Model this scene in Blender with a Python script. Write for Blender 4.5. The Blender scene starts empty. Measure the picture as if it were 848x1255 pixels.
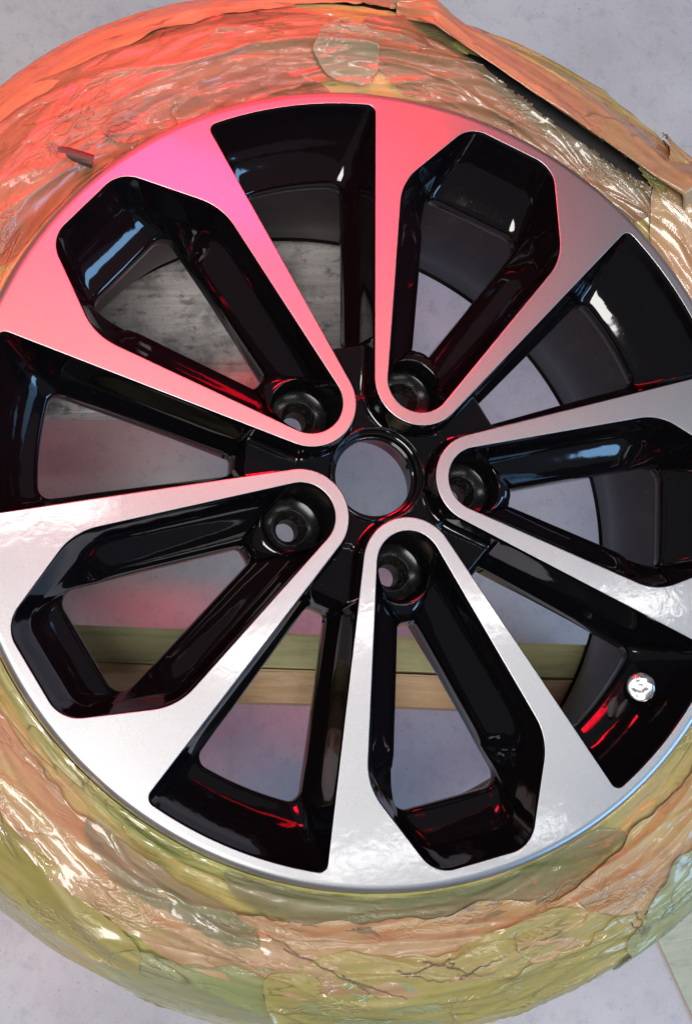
import bpy, bmesh, math, random
import numpy as np
from mathutils import Matrix, Vector
from mathutils.geometry import delaunay_2d_cdt

sc = bpy.context.scene
COL = sc.collection
R = math.radians

# ------------------------------------------------------------------ camera
cam_d = bpy.data.cameras.new('camera')
cam = bpy.data.objects.new('camera', cam_d); COL.objects.link(cam)
CAMR = ((0.9608045409, -0.1507452852, 0.2326596079),
        (0.1050375029, 0.9746173679, 0.1977071298),
        (-0.2565575124, -0.1655199238, 0.9522507011))     # rows: camera axes in the scene
CAMP = (-0.22720278, -0.15261633, 0.74445397)
m3 = Matrix(CAMR).transposed()
cam.matrix_world = Matrix.Translation(CAMP) @ m3.to_4x4()
cam_d.sensor_fit = 'VERTICAL'; cam_d.sensor_height = 36.0
cam_d.lens = 36.0 * 1650.4 / 1255.0
cam_d.clip_start = 0.01; cam_d.clip_end = 50
sc.camera = cam

# ------------------------------------------------------------------ light (a workshop, lamps only)
w = bpy.data.worlds.new('World'); sc.world = w; w.use_nodes = True
bg = w.node_tree.nodes['Background']
bg.inputs[0].default_value = (0.80, 0.86, 1.0, 1); bg.inputs[1].default_value = 0.13

def area(name, loc, target, sx, sy, col, power, spread=180):
    l = bpy.data.lights.new(name, 'AREA'); l.shape = 'RECTANGLE'; l.size = sx; l.size_y = sy
    l.color = col; l.energy = power; l.spread = R(spread)
    o = bpy.data.objects.new(name, l); COL.objects.link(o); o.location = loc
    d = (Vector(target) - Vector(loc)).normalized()
    o.rotation_euler = d.to_track_quat('-Z', 'Y').to_euler()
    return o
area('red_curing_lamp', (-0.012, 0.41, 0.46), (-0.10, 0.16, 0), 0.30, 0.07, (1.0, 0.003, 0.024), 0.85, 58)
area('red_lamp_bar', (-0.02, 0.62, 0.22), (0.0, 0.0, -0.02), 0.36, 0.035, (1.0, 0.004, 0.020), 0.50, 120)
area('ceiling_tube', (0.72, 0.0, 2.0), (0.72, 0.0, 0), 1.2, 0.04, (1.0, 0.98, 0.96), 5.5)
area('ceiling_tube_b', (0.62, -0.47, 2.0), (0.62, -0.47, 0), 0.6, 0.03, (1.0, 0.98, 0.96), 1.6)
area('ceiling_tube_c', (-0.22, 0.40, 2.0), (-0.22, 0.40, 0), 0.30, 0.07, (1.0, 0.98, 0.96), 1.8)
area('window_light', (2.1, -1.25, 1.3), (0, -0.05, -0.1), 2.2, 0.50, (0.28, 0.58, 1.0), 36.0)
area('side_window', (2.4, -0.15, 0.48), (0, -0.1, 0), 0.5, 0.5, (0.28, 0.58, 1.0), 5.0)
area('ceiling_panel', (-0.70, -0.66, 2.25), (0.0, -0.05, -0.1), 0.9, 0.7, (1.0, 0.975, 0.94), 42.0)

sc.view_settings.view_transform = 'Standard'; sc.view_settings.look = 'None'
sc.view_settings.exposure = 0.0; sc.view_settings.gamma = 1.0
sc.view_settings.use_curve_mapping = False
sc.cycles.use_denoising = True
sc.cycles.max_bounces = 6; sc.cycles.diffuse_bounces = 3; sc.cycles.glossy_bounces = 4

# ------------------------------------------------------------------ noise in numpy
_rs = np.random.RandomState(7)
_perm = np.tile(_rs.permutation(256), 3)
_grad = _rs.normal(size=(256, 3)); _grad /= np.linalg.norm(_grad, axis=1)[:, None]
def pn(x, y, z=0.0):
    x, y, z = np.broadcast_arrays(np.asarray(x, float), np.asarray(y, float), np.asarray(z, float))
    xi, yi, zi = np.floor(x).astype(int), np.floor(y).astype(int), np.floor(z).astype(int)
    xf, yf, zf = x - xi, y - yi, z - zi
    f = lambda t: t * t * t * (t * (t * 6 - 15) + 10)
    u, v, s = f(xf), f(yf), f(zf)
    def g(a, b, c):
        h = _perm[(_perm[(_perm[(xi + a) & 255] + yi + b) & 255] + zi + c) & 255]
        gr = _grad[h]
        return gr[..., 0] * (xf - a) + gr[..., 1] * (yf - b) + gr[..., 2] * (zf - c)
    L = lambda a, b, t: a + (b - a) * t
    return 1.5 * L(L(L(g(0,0,0), g(1,0,0), u), L(g(0,1,0), g(1,1,0), u), v),
                   L(L(g(0,0,1), g(1,0,1), u), L(g(0,1,1), g(1,1,1), u), v), s)
def ridge(n, k=2.0):
    return np.clip(1 - np.abs(n) * k, 0, 1)
def sstep(a, b, x):
    t = np.clip((np.asarray(x, float) - a) / (b - a), 0, 1); return t * t * (3 - 2 * t)

# ------------------------------------------------------------------ materials
def nodes_of(name):
    m = bpy.data.materials.new(name); m.use_nodes = True
    nt = m.node_tree; return m, nt, nt.nodes, nt.links, nt.nodes['Principled BSDF']
def tex(nt, scale, detail=4, rough=0.55, dist=0.0, vec=None, kind='ShaderNodeTexNoise'):
    n = nt.nodes.new(kind); n.inputs['Scale'].default_value = scale
    if kind == 'ShaderNodeTexNoise':
        n.inputs['Detail'].default_value = detail; n.inputs['Roughness'].default_value = rough
        n.inputs['Distortion'].default_value = dist
    if vec is not None: nt.links.new(vec, n.inputs['Vector'])
    return n
def coords(nt, scale=(1, 1, 1), loc=(0, 0, 0), rot=(0, 0, 0), out='Object'):
    c = nt.nodes.new('ShaderNodeTexCoord'); mp = nt.nodes.new('ShaderNodeMapping')
    mp.inputs['Scale'].default_value = scale; mp.inputs['Location'].default_value = loc
    mp.inputs['Rotation'].default_value = rot
    nt.links.new(c.outputs[out], mp.inputs['Vector']); return mp.outputs[0]
def ramp(nt, fac, stops):
    r = nt.nodes.new('ShaderNodeValToRGB'); e = r.color_ramp.elements
    while len(e) < len(stops): e.new(0.5)
    for el, (p, c) in zip(e, stops):
        el.position = p; el.color = (c if len(c) == 4 else (*c, 1))
    nt.links.new(fac, r.inputs[0]); return r.outputs[0]
def mix(nt, fac, a, b, mode='MIX'):
    n = nt.nodes.new('ShaderNodeMix'); n.data_type = 'RGBA'; n.blend_type = mode
    for sock, v in ((n.inputs[0], fac), (n.inputs[6], a), (n.inputs[7], b)):
        if hasattr(v, 'is_linked'): nt.links.new(v, sock)
        elif isinstance(v, (int, float)): sock.default_value = v
        else: sock.default_value = (*v, 1)
    return n.outputs[2]
def bump(nt, h, strength, dist, prev=None):
    b = nt.nodes.new('ShaderNodeBump'); b.inputs['Strength'].default_value = strength
    b.inputs['Distance'].default_value = dist; nt.links.new(h, b.inputs['Height'])
    if prev is not None: nt.links.new(prev, b.inputs['Normal'])
    return b.outputs[0]

def mat_silver():
    m, nt, N, L, p = nodes_of('silver_lacquer')
    v = coords(nt)
    fl = tex(nt, 2600, 1, 0.5, 0, v)                       # metal flake
    cl = tex(nt, 14, 3, 0.5, 0.3, v)
    c = ramp(nt, fl.outputs[0], [(0.3, (0.37, 0.372, 0.38)), (0.7, (0.50, 0.502, 0.51))])
    c = mix(nt, 0.10, c, ramp(nt, cl.outputs[0], [(0.35, (0.5, 0.5, 0.52)), (0.65, (0.72, 0.72, 0.72))]))
    L.new(c, p.inputs['Base Color'])
    p.inputs['Metallic'].default_value = 0.92; p.inputs['Roughness'].default_value = 0.38
    L.new(bump(nt, fl.outputs[0], 0.10, 0.0002), p.inputs['Normal'])
    p.inputs['Coat Weight'].default_value = 0.8; p.inputs['Coat Roughness'].default_value = 0.09
    pe = tex(nt, 190, 2, 0.5, 0.4, v); pe2 = tex(nt, 38, 2, 0.5, 0, v)
    b = bump(nt, pe.outputs[0], 0.10, 0.0005); b = bump(nt, pe2.outputs[0], 0.10, 0.0009, b)
    L.new(b, p.inputs['Coat Normal'])
    return m
def mat_black():
    m, nt, N, L, p = nodes_of('gloss_black_lacquer')
    p.inputs['Base Color'].default_value = (0.0035, 0.0032, 0.0040, 1)
    p.inputs['Roughness'].default_value = 0.07; p.inputs['IOR'].default_value = 1.5
    v = coords(nt); pe = tex(nt, 150, 2, 0.5, 0.3, v); pe2 = tex(nt, 30, 2, 0.5, 0.2, v)
    b = bump(nt, pe.outputs[0], 0.07, 0.0005); b = bump(nt, pe2.outputs[0], 0.30, 0.0016, b)
    L.new(b, p.inputs['Normal'])
    d = tex(nt, 900, 1, 0.5, 0, v)
    L.new(ramp(nt, d.outputs[0], [(0.70, (0.06,) * 3), (0.80, (0.30,) * 3)]), p.inputs['Roughness'])
    return m
def mat_barrel():
    m, nt, N, L, p = nodes_of('dusty_black_barrel')
    v = coords(nt, (1, 1, 0.35)); n = tex(nt, 40, 6, 0.62, 0.6, v); n2 = tex(nt, 220, 4, 0.7, 0, coords(nt))
    c = ramp(nt, n.outputs[0], [(0.35, (0.010, 0.0085, 0.010)), (0.58, (0.024, 0.020, 0.023)), (0.75, (0.060, 0.050, 0.052))])
    c = mix(nt, ramp(nt, n2.outputs[0], [(0.60, (0,) * 3), (0.72, (0.55,) * 3)]), c, (0.11, 0.095, 0.095))
    L.new(c, p.inputs['Base Color']); p.inputs['Roughness'].default_value = 0.42
    L.new(bump(nt, n2.outputs[0], 0.25, 0.0006), p.inputs['Normal'])
    return m
def mat_seat():
    m, nt, N, L, p = nodes_of('bare_lug_seat')
    n = tex(nt, 420, 4, 0.7, 0, coords(nt))
    L.new(ramp(nt, n.outputs[0], [(0.45, (0.006, 0.0055, 0.0055)), (0.64, (0.045, 0.042, 0.04)), (0.78, (0.20, 0.19, 0.18))]), p.inputs['Base Color'])
    p.inputs['Metallic'].default_value = 0.4; p.inputs['Roughness'].default_value = 0.45
    L.new(bump(nt, n.outputs[0], 0.5, 0.0006), p.inputs['Normal'])
    return m
def mat_chrome():
    m, nt, N, L, p = nodes_of('chrome_cap')
    p.inputs['Base Color'].default_value = (0.88, 0.87, 0.86, 1); p.inputs['Metallic'].default_value = 1
    p.inputs['Roughness'].default_value = 0.26
    return m
def mat_rubber():
    m, nt, N, L, p = nodes_of('tyre_rubber')
    n = tex(nt, 120, 5, 0.6, 0, coords(nt))
    L.new(ramp(nt, n.outputs[0], [(0.3, (0.010, 0.009, 0.009)), (0.8, (0.028, 0.025, 0.024))]), p.inputs['Base Color'])
    p.inputs['Roughness'].default_value = 0.65
    return m
def mat_film(name, a, b, c, scale=1.0, crinkle=1.0, alpha=1.0, lines=0.8, coat=1.0, rough=0.38, seed=0.0):
    """plastic film or tape with its own blotchy overspray and thin dark brown lines drawn along the creases.
    UV is in metres: u round the tyre, v across it"""
    m, nt, N, L, p = nodes_of(name)
    def uvc(su, sv, rot=0.0, off=0.0): return coords(nt, (su, sv, 1), (off + seed, off * 1.7 + seed * 0.6, 0), (0, 0, rot), 'UV')
    def math_(op, x, y=None):
        n = nt.nodes.new('ShaderNodeMath'); n.operation = op
        for k, q in enumerate((x, y)):
            if q is None: continue
            if hasattr(q, 'is_linked'): L.new(q, n.inputs[k])
            else: n.inputs[k].default_value = q
        return n.outputs[0]
    def rid(su, sv, rot, off, dist=0.6, det=2):       # distance to the zero line of a noise: 0 on the crease
        t = tex(nt, 1.0, det, 0.5, dist, uvc(su, sv, rot, off)); return math_('ABSOLUTE', math_('SUBTRACT', t.outputs[0], 0.5))
    broad = tex(nt, 1.0, 4, 0.6, 0.8, uvc(9 * scale, 26 * scale, 0.12, 1.0))
    col = ramp(nt, broad.outputs[0], [(0.34, a), (0.50, b), (0.66, c)])
    st = tex(nt, 1.0, 5, 0.65, 0.4, uvc(14, 300, 0.06, 2.0))                       # fine drawn streaks
    col = mix(nt, 0.18, col, ramp(nt, st.outputs[0], [(0.30, (0.35,) * 3), (0.50, (0.62,) * 3), (0.72, (1,) * 3)]), 'OVERLAY')
    bl = tex(nt, 1.0, 5, 0.7, 0.5, uvc(60, 110, 0.3, 5.0))
    col = mix(nt, ramp(nt, bl.outputs[0], [(0.55, (0,) * 3), (0.72, (0.35,) * 3)]), col, tuple(x * 0.45 for x in a))
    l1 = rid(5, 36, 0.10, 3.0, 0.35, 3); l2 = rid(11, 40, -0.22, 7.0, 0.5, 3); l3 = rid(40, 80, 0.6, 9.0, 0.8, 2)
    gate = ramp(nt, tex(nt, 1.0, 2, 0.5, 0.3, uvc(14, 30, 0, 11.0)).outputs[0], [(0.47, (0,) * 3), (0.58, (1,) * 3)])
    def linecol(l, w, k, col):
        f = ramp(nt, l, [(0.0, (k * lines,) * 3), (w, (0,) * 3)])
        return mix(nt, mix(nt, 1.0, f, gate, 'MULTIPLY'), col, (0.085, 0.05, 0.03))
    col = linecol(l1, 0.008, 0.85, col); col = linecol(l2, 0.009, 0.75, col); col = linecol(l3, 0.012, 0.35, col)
    L.new(col, p.inputs['Base Color'])
    p.inputs['Roughness'].default_value = rough
    p.inputs['Coat Weight'].default_value = coat; p.inputs['Coat Roughness'].default_value = 0.05
    cap = lambda l, w: ramp(nt, l, [(0.0, (1,) * 3), (w * 0.35, (0.45,) * 3), (w, (0,) * 3)])
    bn = bump(nt, cap(l1, 0.04), 0.35 * crinkle, 0.0009)
    bn = bump(nt, mix(nt, 1.0, cap(l2, 0.06), gate, 'MULTIPLY'), 0.4 * crinkle, 0.0008, bn)
    bn = bump(nt, st.outputs[0], 0.14 * crinkle, 0.0004, bn)
    gl = ramp(nt, tex(nt, 1.0, 2, 0.5, 0.4, uvc(16, 34, 0.2, 21.0)).outputs[0], [(0.54, (0.02,) * 3), (0.64, (1,) * 3)])
    bn = bump(nt, mix(nt, 1.0, cap(rid(70, 170, 0.35, 13.0, 1.2, 2), 0.16), gl, 'MULTIPLY'), 0.8 * crinkle, 0.0009, bn)
    bc = bump(nt, mix(nt, 1.0, cap(rid(190, 330, -0.3, 17.0, 1.0, 2), 0.2), gl, 'MULTIPLY'), 0.8 * crinkle, 0.0004, bn)
    L.new(bn, p.inputs['Normal']); L.new(bc, p.inputs['Coat Normal'])
    if alpha < 1: p.inputs['Alpha'].default_value = alpha
    return m
def mat_floor():
    m, nt, N, L, p = nodes_of('painted_concrete')
    v = coords(nt)
    n = tex(nt, 5.5, 6, 0.6, 0.4, v); n2 = tex(nt, 60, 6, 0.7, 0.3, v); n3 = tex(nt, 300, 3, 0.7, 0, v)
    c = ramp(nt, n.outputs[0], [(0.30, (0.53, 0.465, 0.46)), (0.55, (0.65, 0.575, 0.57)), (0.75, (0.72, 0.66, 0.65))])
    c = mix(nt, ramp(nt, n2.outputs[0], [(0.52, (0,) * 3), (0.75, (0.5,) * 3)]), c, (0.36, 0.33, 0.35))
    c = mix(nt, ramp(nt, n3.outputs[0], [(0.62, (0,) * 3), (0.74, (0.75,) * 3)]), c, (0.14, 0.12, 0.12))
    n4 = tex(nt, 17, 7, 0.75, 0.9, v); c = mix(nt, ramp(nt, n4.outputs[0], [(0.56, (0,) * 3), (0.72, (0.24,) * 3)]), c, (0.34, 0.29, 0.285))
    L.new(c, p.inputs['Base Color']); p.inputs['Roughness'].default_value = 0.55
    L.new(bump(nt, n2.outputs[0], 0.20, 0.002), p.inputs['Normal'])
    return m
def mat_wood(name, a, b, c, grime=0.4):
    m, nt, N, L, p = nodes_of(name)
    v = coords(nt, (1.5, 22, 22)); n = tex(nt, 6, 6, 0.6, 1.0, v); k = tex(nt, 26, 5, 0.7, 0.4, coords(nt))
    col = ramp(nt, n.outputs[0], [(0.30, a), (0.50, b), (0.70, c)])
    col = mix(nt, ramp(nt, k.outputs[0], [(0.48, (0,) * 3), (0.70, (grime,) * 3)]), col, tuple(x * 0.28 for x in a))
    k2 = tex(nt, 130, 5, 0.75, 0.3, coords(nt, (0.6, 1, 1)))
    col = mix(nt, ramp(nt, k2.outputs[0], [(0.54, (0,) * 3), (0.66, (grime,) * 3)]), col, tuple(x * 0.35 for x in a))
    L.new(col, p.inputs['Base Color']); p.inputs['Roughness'].default_value = 0.75
    L.new(bump(nt, n.outputs[0], 0.35, 0.002), p.inputs['Normal'])
    return m
def mat_bore():
    m, nt, N, L, p = nodes_of('satin_black_bore')
    n = tex(nt, 300, 3, 0.6, 0, coords(nt))
    L.new(ramp(nt, n.outputs[0], [(0.5, (0.004, 0.004, 0.0045)), (0.75, (0.016, 0.015, 0.015))]), p.inputs['Base Color'])
    p.inputs['Roughness'].default_value = 0.16; p.inputs['Specular IOR Level'].default_value = 0.25
    return m
M = dict(
    bore=mat_bore(),
    silver=mat_silver(), black=mat_black(), barrel=mat_barrel(), seat=mat_seat(), chrome=mat_chrome(), rubber=mat_rubber(),
    floor=mat_floor(),
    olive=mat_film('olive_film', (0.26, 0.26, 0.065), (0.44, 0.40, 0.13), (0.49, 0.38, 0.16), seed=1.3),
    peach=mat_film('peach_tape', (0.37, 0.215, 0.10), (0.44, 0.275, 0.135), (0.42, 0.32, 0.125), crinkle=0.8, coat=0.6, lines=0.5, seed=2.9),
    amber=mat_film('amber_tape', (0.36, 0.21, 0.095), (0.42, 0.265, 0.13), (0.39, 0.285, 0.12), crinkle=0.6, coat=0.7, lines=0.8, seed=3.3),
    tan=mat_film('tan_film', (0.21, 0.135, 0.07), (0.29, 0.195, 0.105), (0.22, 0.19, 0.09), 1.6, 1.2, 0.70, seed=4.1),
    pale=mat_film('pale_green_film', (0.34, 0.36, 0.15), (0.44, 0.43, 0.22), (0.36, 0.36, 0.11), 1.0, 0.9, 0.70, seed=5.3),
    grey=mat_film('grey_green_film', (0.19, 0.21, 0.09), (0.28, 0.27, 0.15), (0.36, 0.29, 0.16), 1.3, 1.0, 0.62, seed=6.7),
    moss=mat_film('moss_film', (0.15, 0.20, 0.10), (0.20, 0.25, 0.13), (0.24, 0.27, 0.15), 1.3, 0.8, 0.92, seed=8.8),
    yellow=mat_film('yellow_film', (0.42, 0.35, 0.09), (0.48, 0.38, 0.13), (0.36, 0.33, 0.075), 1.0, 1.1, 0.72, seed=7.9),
    brown=mat_film('brown_wrinkle', (0.14, 0.08, 0.05), (0.19, 0.12, 0.075), (0.24, 0.16, 0.10), lines=0),
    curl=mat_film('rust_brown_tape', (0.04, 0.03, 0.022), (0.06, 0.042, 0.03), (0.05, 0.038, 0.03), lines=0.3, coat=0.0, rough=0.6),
    green_wood=mat_wood('green_stained_wood', (0.36, 0.37, 0.18), (0.50, 0.48, 0.25), (0.58, 0.47, 0.26), 0.15),
    tan_wood=mat_wood('tan_wood', (0.52, 0.32, 0.18), (0.66, 0.44, 0.26), (0.74, 0.55, 0.34), 0.15),
    grey_wood=mat_wood('weathered_wood', (0.42, 0.38, 0.37), (0.60, 0.55, 0.53), (0.72, 0.67, 0.65), 0.8),
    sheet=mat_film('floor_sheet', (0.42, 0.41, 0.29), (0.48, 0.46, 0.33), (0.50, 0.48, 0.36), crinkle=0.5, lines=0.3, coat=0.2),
)

# ------------------------------------------------------------------ mesh helpers
def mesh_obj(name, V, F, mat, parent=None, smooth=True, normals=None):
    me = bpy.data.meshes.new(name)
    me.from_pydata([tuple(map(float, v)) for v in V], [], [tuple(map(int, f)) for f in F])
    if smooth: me.polygons.foreach_set('use_smooth', [True] * len(me.polygons))
    me.update()
    if normals is not None:
        me.normals_split_custom_set_from_vertices([tuple(map(float, n)) for n in normals])
    me.materials.append(mat)
    o = bpy.data.objects.new(name, me); COL.objects.link(o)
    if parent is not None: o.parent = parent
    return o
def grid_faces(nu, nv, wrap_u=False, wrap_v=False, flip=False):
    """vertices index = i*nv + j"""
    f = []
    for i in range(nu if wrap_u else nu - 1):
        for j in range(nv if wrap_v else nv - 1):
            a, b = i * nv + j, ((i + 1) % nu) * nv + j
            c, d = ((i + 1) % nu) * nv + (j + 1) % nv, i * nv + (j + 1) % nv
            f.append((a, d, c, b) if flip else (a, b, c, d))
    return f
def grid_obj(name, G, mat, parent=None, wrap_u=False, wrap_v=False, flip=False, uv=None):
    G = np.asarray(G, float); nu, nv = G.shape[:2]
    o = mesh_obj(name, G.reshape(-1, 3), grid_faces(nu, nv, wrap_u, wrap_v, flip), mat, parent)
    if uv is not None:
        me = o.data; idx = np.empty(len(me.loops), np.int32); me.loops.foreach_get('vertex_index', idx)
        me.uv_layers.new(name='UVMap').data.foreach_set('uv', np.asarray(uv, float).reshape(-1, 2)[idx].ravel().astype(np.float32))
    return o
def lathe(name, prof, mat, parent=None, n=240, centre=(0, 0, 0), flip=False):
    prof = np.asarray(prof, float); a = np.linspace(0, 2 * np.pi, n, endpoint=False)
    G = np.stack([np.outer(np.cos(a), prof[:, 0]), np.outer(np.sin(a), prof[:, 0]), np.tile(prof[:, 1], (n, 1))], -1) + np.array(centre)
    return grid_obj(name, G, mat, parent, wrap_u=True, flip=flip)
def chaikin(p, it=3):
    p = np.asarray(p, float)
    for _ in range(it):
        q = np.empty((2 * (len(p) - 1), p.shape[1]))
        q[0::2] = 0.75 * p[:-1] + 0.25 * p[1:]; q[1::2] = 0.25 * p[:-1] + 0.75 * p[1:]
        p = np.vstack([p[:1], q, p[-1:]])
    return p
def resample(p, n):
    p = np.asarray(p, float); d = np.r_[0, np.cumsum(np.linalg.norm(np.diff(p, axis=0), axis=1))]
    t = np.linspace(0, d[-1], n); return np.stack([np.interp(t, d, p[:, k]) for k in range(p.shape[1])], 1)
def arc(c, r, a0, a1, n):
    a = np.linspace(a0, a1, n); return np.stack([c[0] + r * np.cos(a), c[1] + r * np.sin(a)], 1)
def line(a, b, n):
    return np.linspace(a, b, n)
def fillet(p0, p1, p2, r, n):
    """arc points rounding corner p1"""
    p0, p1, p2 = map(lambda q: np.array(q, float), (p0, p1, p2))
    d0 = (p0 - p1) / np.linalg.norm(p0 - p1); d1 = (p2 - p1) / np.linalg.norm(p2 - p1)
    ang = math.acos(np.clip(d0 @ d1, -1, 1)); t = r / math.tan(ang / 2)
    a, b = p1 + d0 * t, p1 + d1 * t
    bis = (d0 + d1) / np.linalg.norm(d0 + d1); c = p1 + bis * r / math.sin(ang / 2)
    a0 = math.atan2(*(a - c)[::-1]); a1 = math.atan2(*(b - c)[::-1])
    da = (a1 - a0 + math.pi) % (2 * math.pi) - math.pi
    return arc(c, r, a0, a0 + da, n)
def empty(name, loc=(0, 0, 0)):
    o = bpy.data.objects.new(name, None); COL.objects.link(o); o.location = loc; o.empty_display_size = 0.05; return o
def tag(o, label, cat, group=None):
    o['label'] = label; o['category'] = cat
    if group: o['group'] = group
    return o
MM = 0.001

# ------------------------------------------------------------------ setting: floor
ZF = -0.45            # floor level (the rim's face is z = 0)
gx = np.linspace(-2.0, 2.0, 41)
G = np.stack(np.meshgrid(gx, gx, indexing='ij') + [np.full((41, 41), ZF)], -1)
fl = grid_obj('floor', G, M['floor']); fl['kind'] = 'structure'

def beam(name, x0, x1, y0, y1, z0, z1, mat, rot, piv):
    bm = bmesh.new(); bmesh.ops.create_cube(bm, size=1)
    for v in bm.verts:
        v.co = Vector(((v.co.x + .5) * (x1 - x0) + x0, (v.co.y + .5) * (y1 - y0) + y0, (v.co.z + .5) * (z1 - z0) + z0))
    bmesh.ops.bevel(bm, geom=list(bm.edges), offset=0.0018, segments=2, affect='EDGES')
    bmesh.ops.subdivide_edges(bm, edges=[e for e in bm.edges if e.calc_length() > 0.2], cuts=24)
    for v in bm.verts:
        v.co.y += 0.0012 * float(pn(v.co.x * 11, y0 * 50, 0.3)); v.co.z += 0.0006 * float(pn(v.co.x * 9, v.co.y * 40, 2.3))
    c = Vector(((x0 + x1) / 2, (y0 + y1) / 2, z0)); 
    for v in bm.verts: v.co -= c
    me = bpy.data.meshes.new(name); bm.to_mesh(me); bm.free(); me.materials.append(mat)
    for p in me.polygons: p.use_smooth = False
    o = bpy.data.objects.new(name, me); COL.objects.link(o)
    rm = Matrix.Rotation(rot, 3, 'Z'); o.location = Vector(piv) + rm @ (c - Vector(piv)); o.rotation_euler.z = rot
    return o
ZB = -0.2175
stand = empty('work_stand', (0, 0, ZF))
tag(stand, 'low wooden stand of battens and a grey board carrying the wheel', 'stand')
def on_stand(o, label=None):
    o.parent = stand; o.matrix_parent_inverse = Matrix.Translation((0, 0, -ZF))
    if label: o['label'] = label
    return o
on_stand(beam('batten', -0.33, 0.34, -0.0990, -0.0735, ZB - 0.032, ZB, M['green_wood'], R(-9.6), (0, -0.0735, 0)), 'green stained narrow batten')
on_stand(beam('batten', -0.33, 0.34, -0.1245, -0.1005, ZB - 0.036, ZB - 0.004, M['tan_wood'], R(-9.9), (0, -0.0735, 0)), 'tan bare wood batten')
on_stand(beam('board', -0.31, 0.092, 0.098, 0.238, ZB - 0.024, ZB, M['grey_wood'], R(-4), (0, 0.21, 0)), 'weathered grey dirty board')
for lx, ly, lt in ((-0.285, -0.045, 0.033), (0.275, -0.125, 0.033), (-0.265, 0.150, 0.025), (0.02, 0.268, 0.025)):
    on_stand(beam('leg', lx - 0.02, lx + 0.02, ly - 0.02, ly + 0.02, ZF, ZB - lt - 0.004 + (0.0 if ly < 0.26 else 0.0285), M['tan_wood'], 0, (lx, ly, 0)))

# ------------------------------------------------------------------ the wheel
PH = -1.4764833726697884
wheel = empty('car_wheel', (0, 0, ZB))
tag(wheel, 'five spoke alloy wheel, silver face with gloss black pockets, tyre masked for painting', 'wheel')
OFF = Vector((0, 0, -ZB))
def adopt(o, parent=wheel):
    o.parent = parent
    if parent is wheel: o.matrix_parent_inverse = Matrix.Translation(OFF)
    return o
def face_z(r): return 4.8 * (1 - np.asarray(r) / 240.0)      # mm, slight dome
RO = 240.0
# --- plan curves in mm, spoke frame: x outwards, y counter-clockwise
sl_p, sl_g = 0.304, 0.383
S = np.array((174.5, 18 + sl_p * 124.5)); O = np.array((231.4, 29.6))
KC, KR = np.array((58.5, 0.0)), 19.6
phi_p = math.atan(sl_p); T = KC + KR * np.array((-math.sin(phi_p), math.cos(phi_p)))
mir = np.array((1, -1))
def pocket_outline():
    """closed: from T (ccw side) out, round the outer end, back to T', then the lip arc; returns pts and part tags"""
    segs = []
    fS = fillet(T, S, O, 36, 14); fO = fillet(S, O, O * mir, 19, 14)
    segs += [('arm', line(T, fS[0], 44)), ('S', fS), ('cham', line(fS[-1], fO[0], 16)), ('O', fO),
             ('outer', line(fO[-1], fO[-1] * mir, 24)), ('O', fO[::-1] * mir), ('cham', line(fO[0], fS[-1], 16) * mir),
             ('S', fS[::-1] * mir), ('arm', line(fS[0], T, 44) * mir)]
    return segs
def pocket_hole():
    A = np.array((90.0, 5.2)); Sh = np.array((172.0, 29.2)); Oh = np.array((196.0, 36.2))
    fA = fillet(A * mir, A, Sh, 3.6, 14); fO = fillet(Sh, Oh, Oh * mir, 9, 14)
    s = [('arm', line(fA[-1], Sh + (fA[-1] - Sh) * 0.03, 44)), ('S', line(Sh + (fA[-1] - Sh) * 0.03, Sh, 14)), ('cham', line(Sh, fO[0], 16)), ('O', fO),
         ('outer', line(fO[-1], fO[-1] * mir, 24)), ('O', fO[::-1] * mir), ('cham', line(fO[0], Sh, 16) * mir),
         ('S', line(Sh, Sh + (fA[-1] - Sh) * 0.03, 14) * mir), ('arm', line(Sh + (fA[-1] - Sh) * 0.03, fA[-1], 44) * mir)]
    apex = np.vstack([fA[::-1] * mir, line(fA[0] * mir, fA[0], 22)[1:-1], fA])
    return s, apex
def join(segs):
    out = []
    for k, p in segs: out += list(p if not out else p[1:])
    return np.array(out)
def prof(pts, n=46, it=3):
    return resample(chaikin(pts, it), n)
NT = 46
# (h, z): h = 0 at the silver edge, 1 at the hole edge; z in mm
P_ARM = prof([(0, 0), (0.02, -0.3), (0.05, -1.5), (0.12, -8), (0.18, -14), (0.25, -17), (0.40, -20), (0.65, -24), (0.88, -28.5), (0.985, -32), (1.0, -38)])
P_OUT = prof([(0, 0), (0.015, -0.3), (0.04, -2), (0.14, -9), (0.28, -17.5), (0.36, -22), (0.42, -24), (0.50, -27), (0.60, -30.2), (0.72, -33.4), (0.85, -36), (0.95, -37.8), (0.99, -39), (1.0, -42)])
P_LIP = prof([(0, -19), (0.03, -18.5), (0.08, -18.3), (0.30, -19.2), (0.60, -21), (0.85, -25), (0.96, -29), (1.0, -38)])
ZL = -19.0
def to3(xy, z, ang):
    c, s = math.cos(ang), math.sin(ang)
    x, y = xy[..., 0], xy[..., 1]
    return np.stack([(x * c - y * s) * MM, (x * s + y * c) * MM, z * MM], -1)

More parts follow.
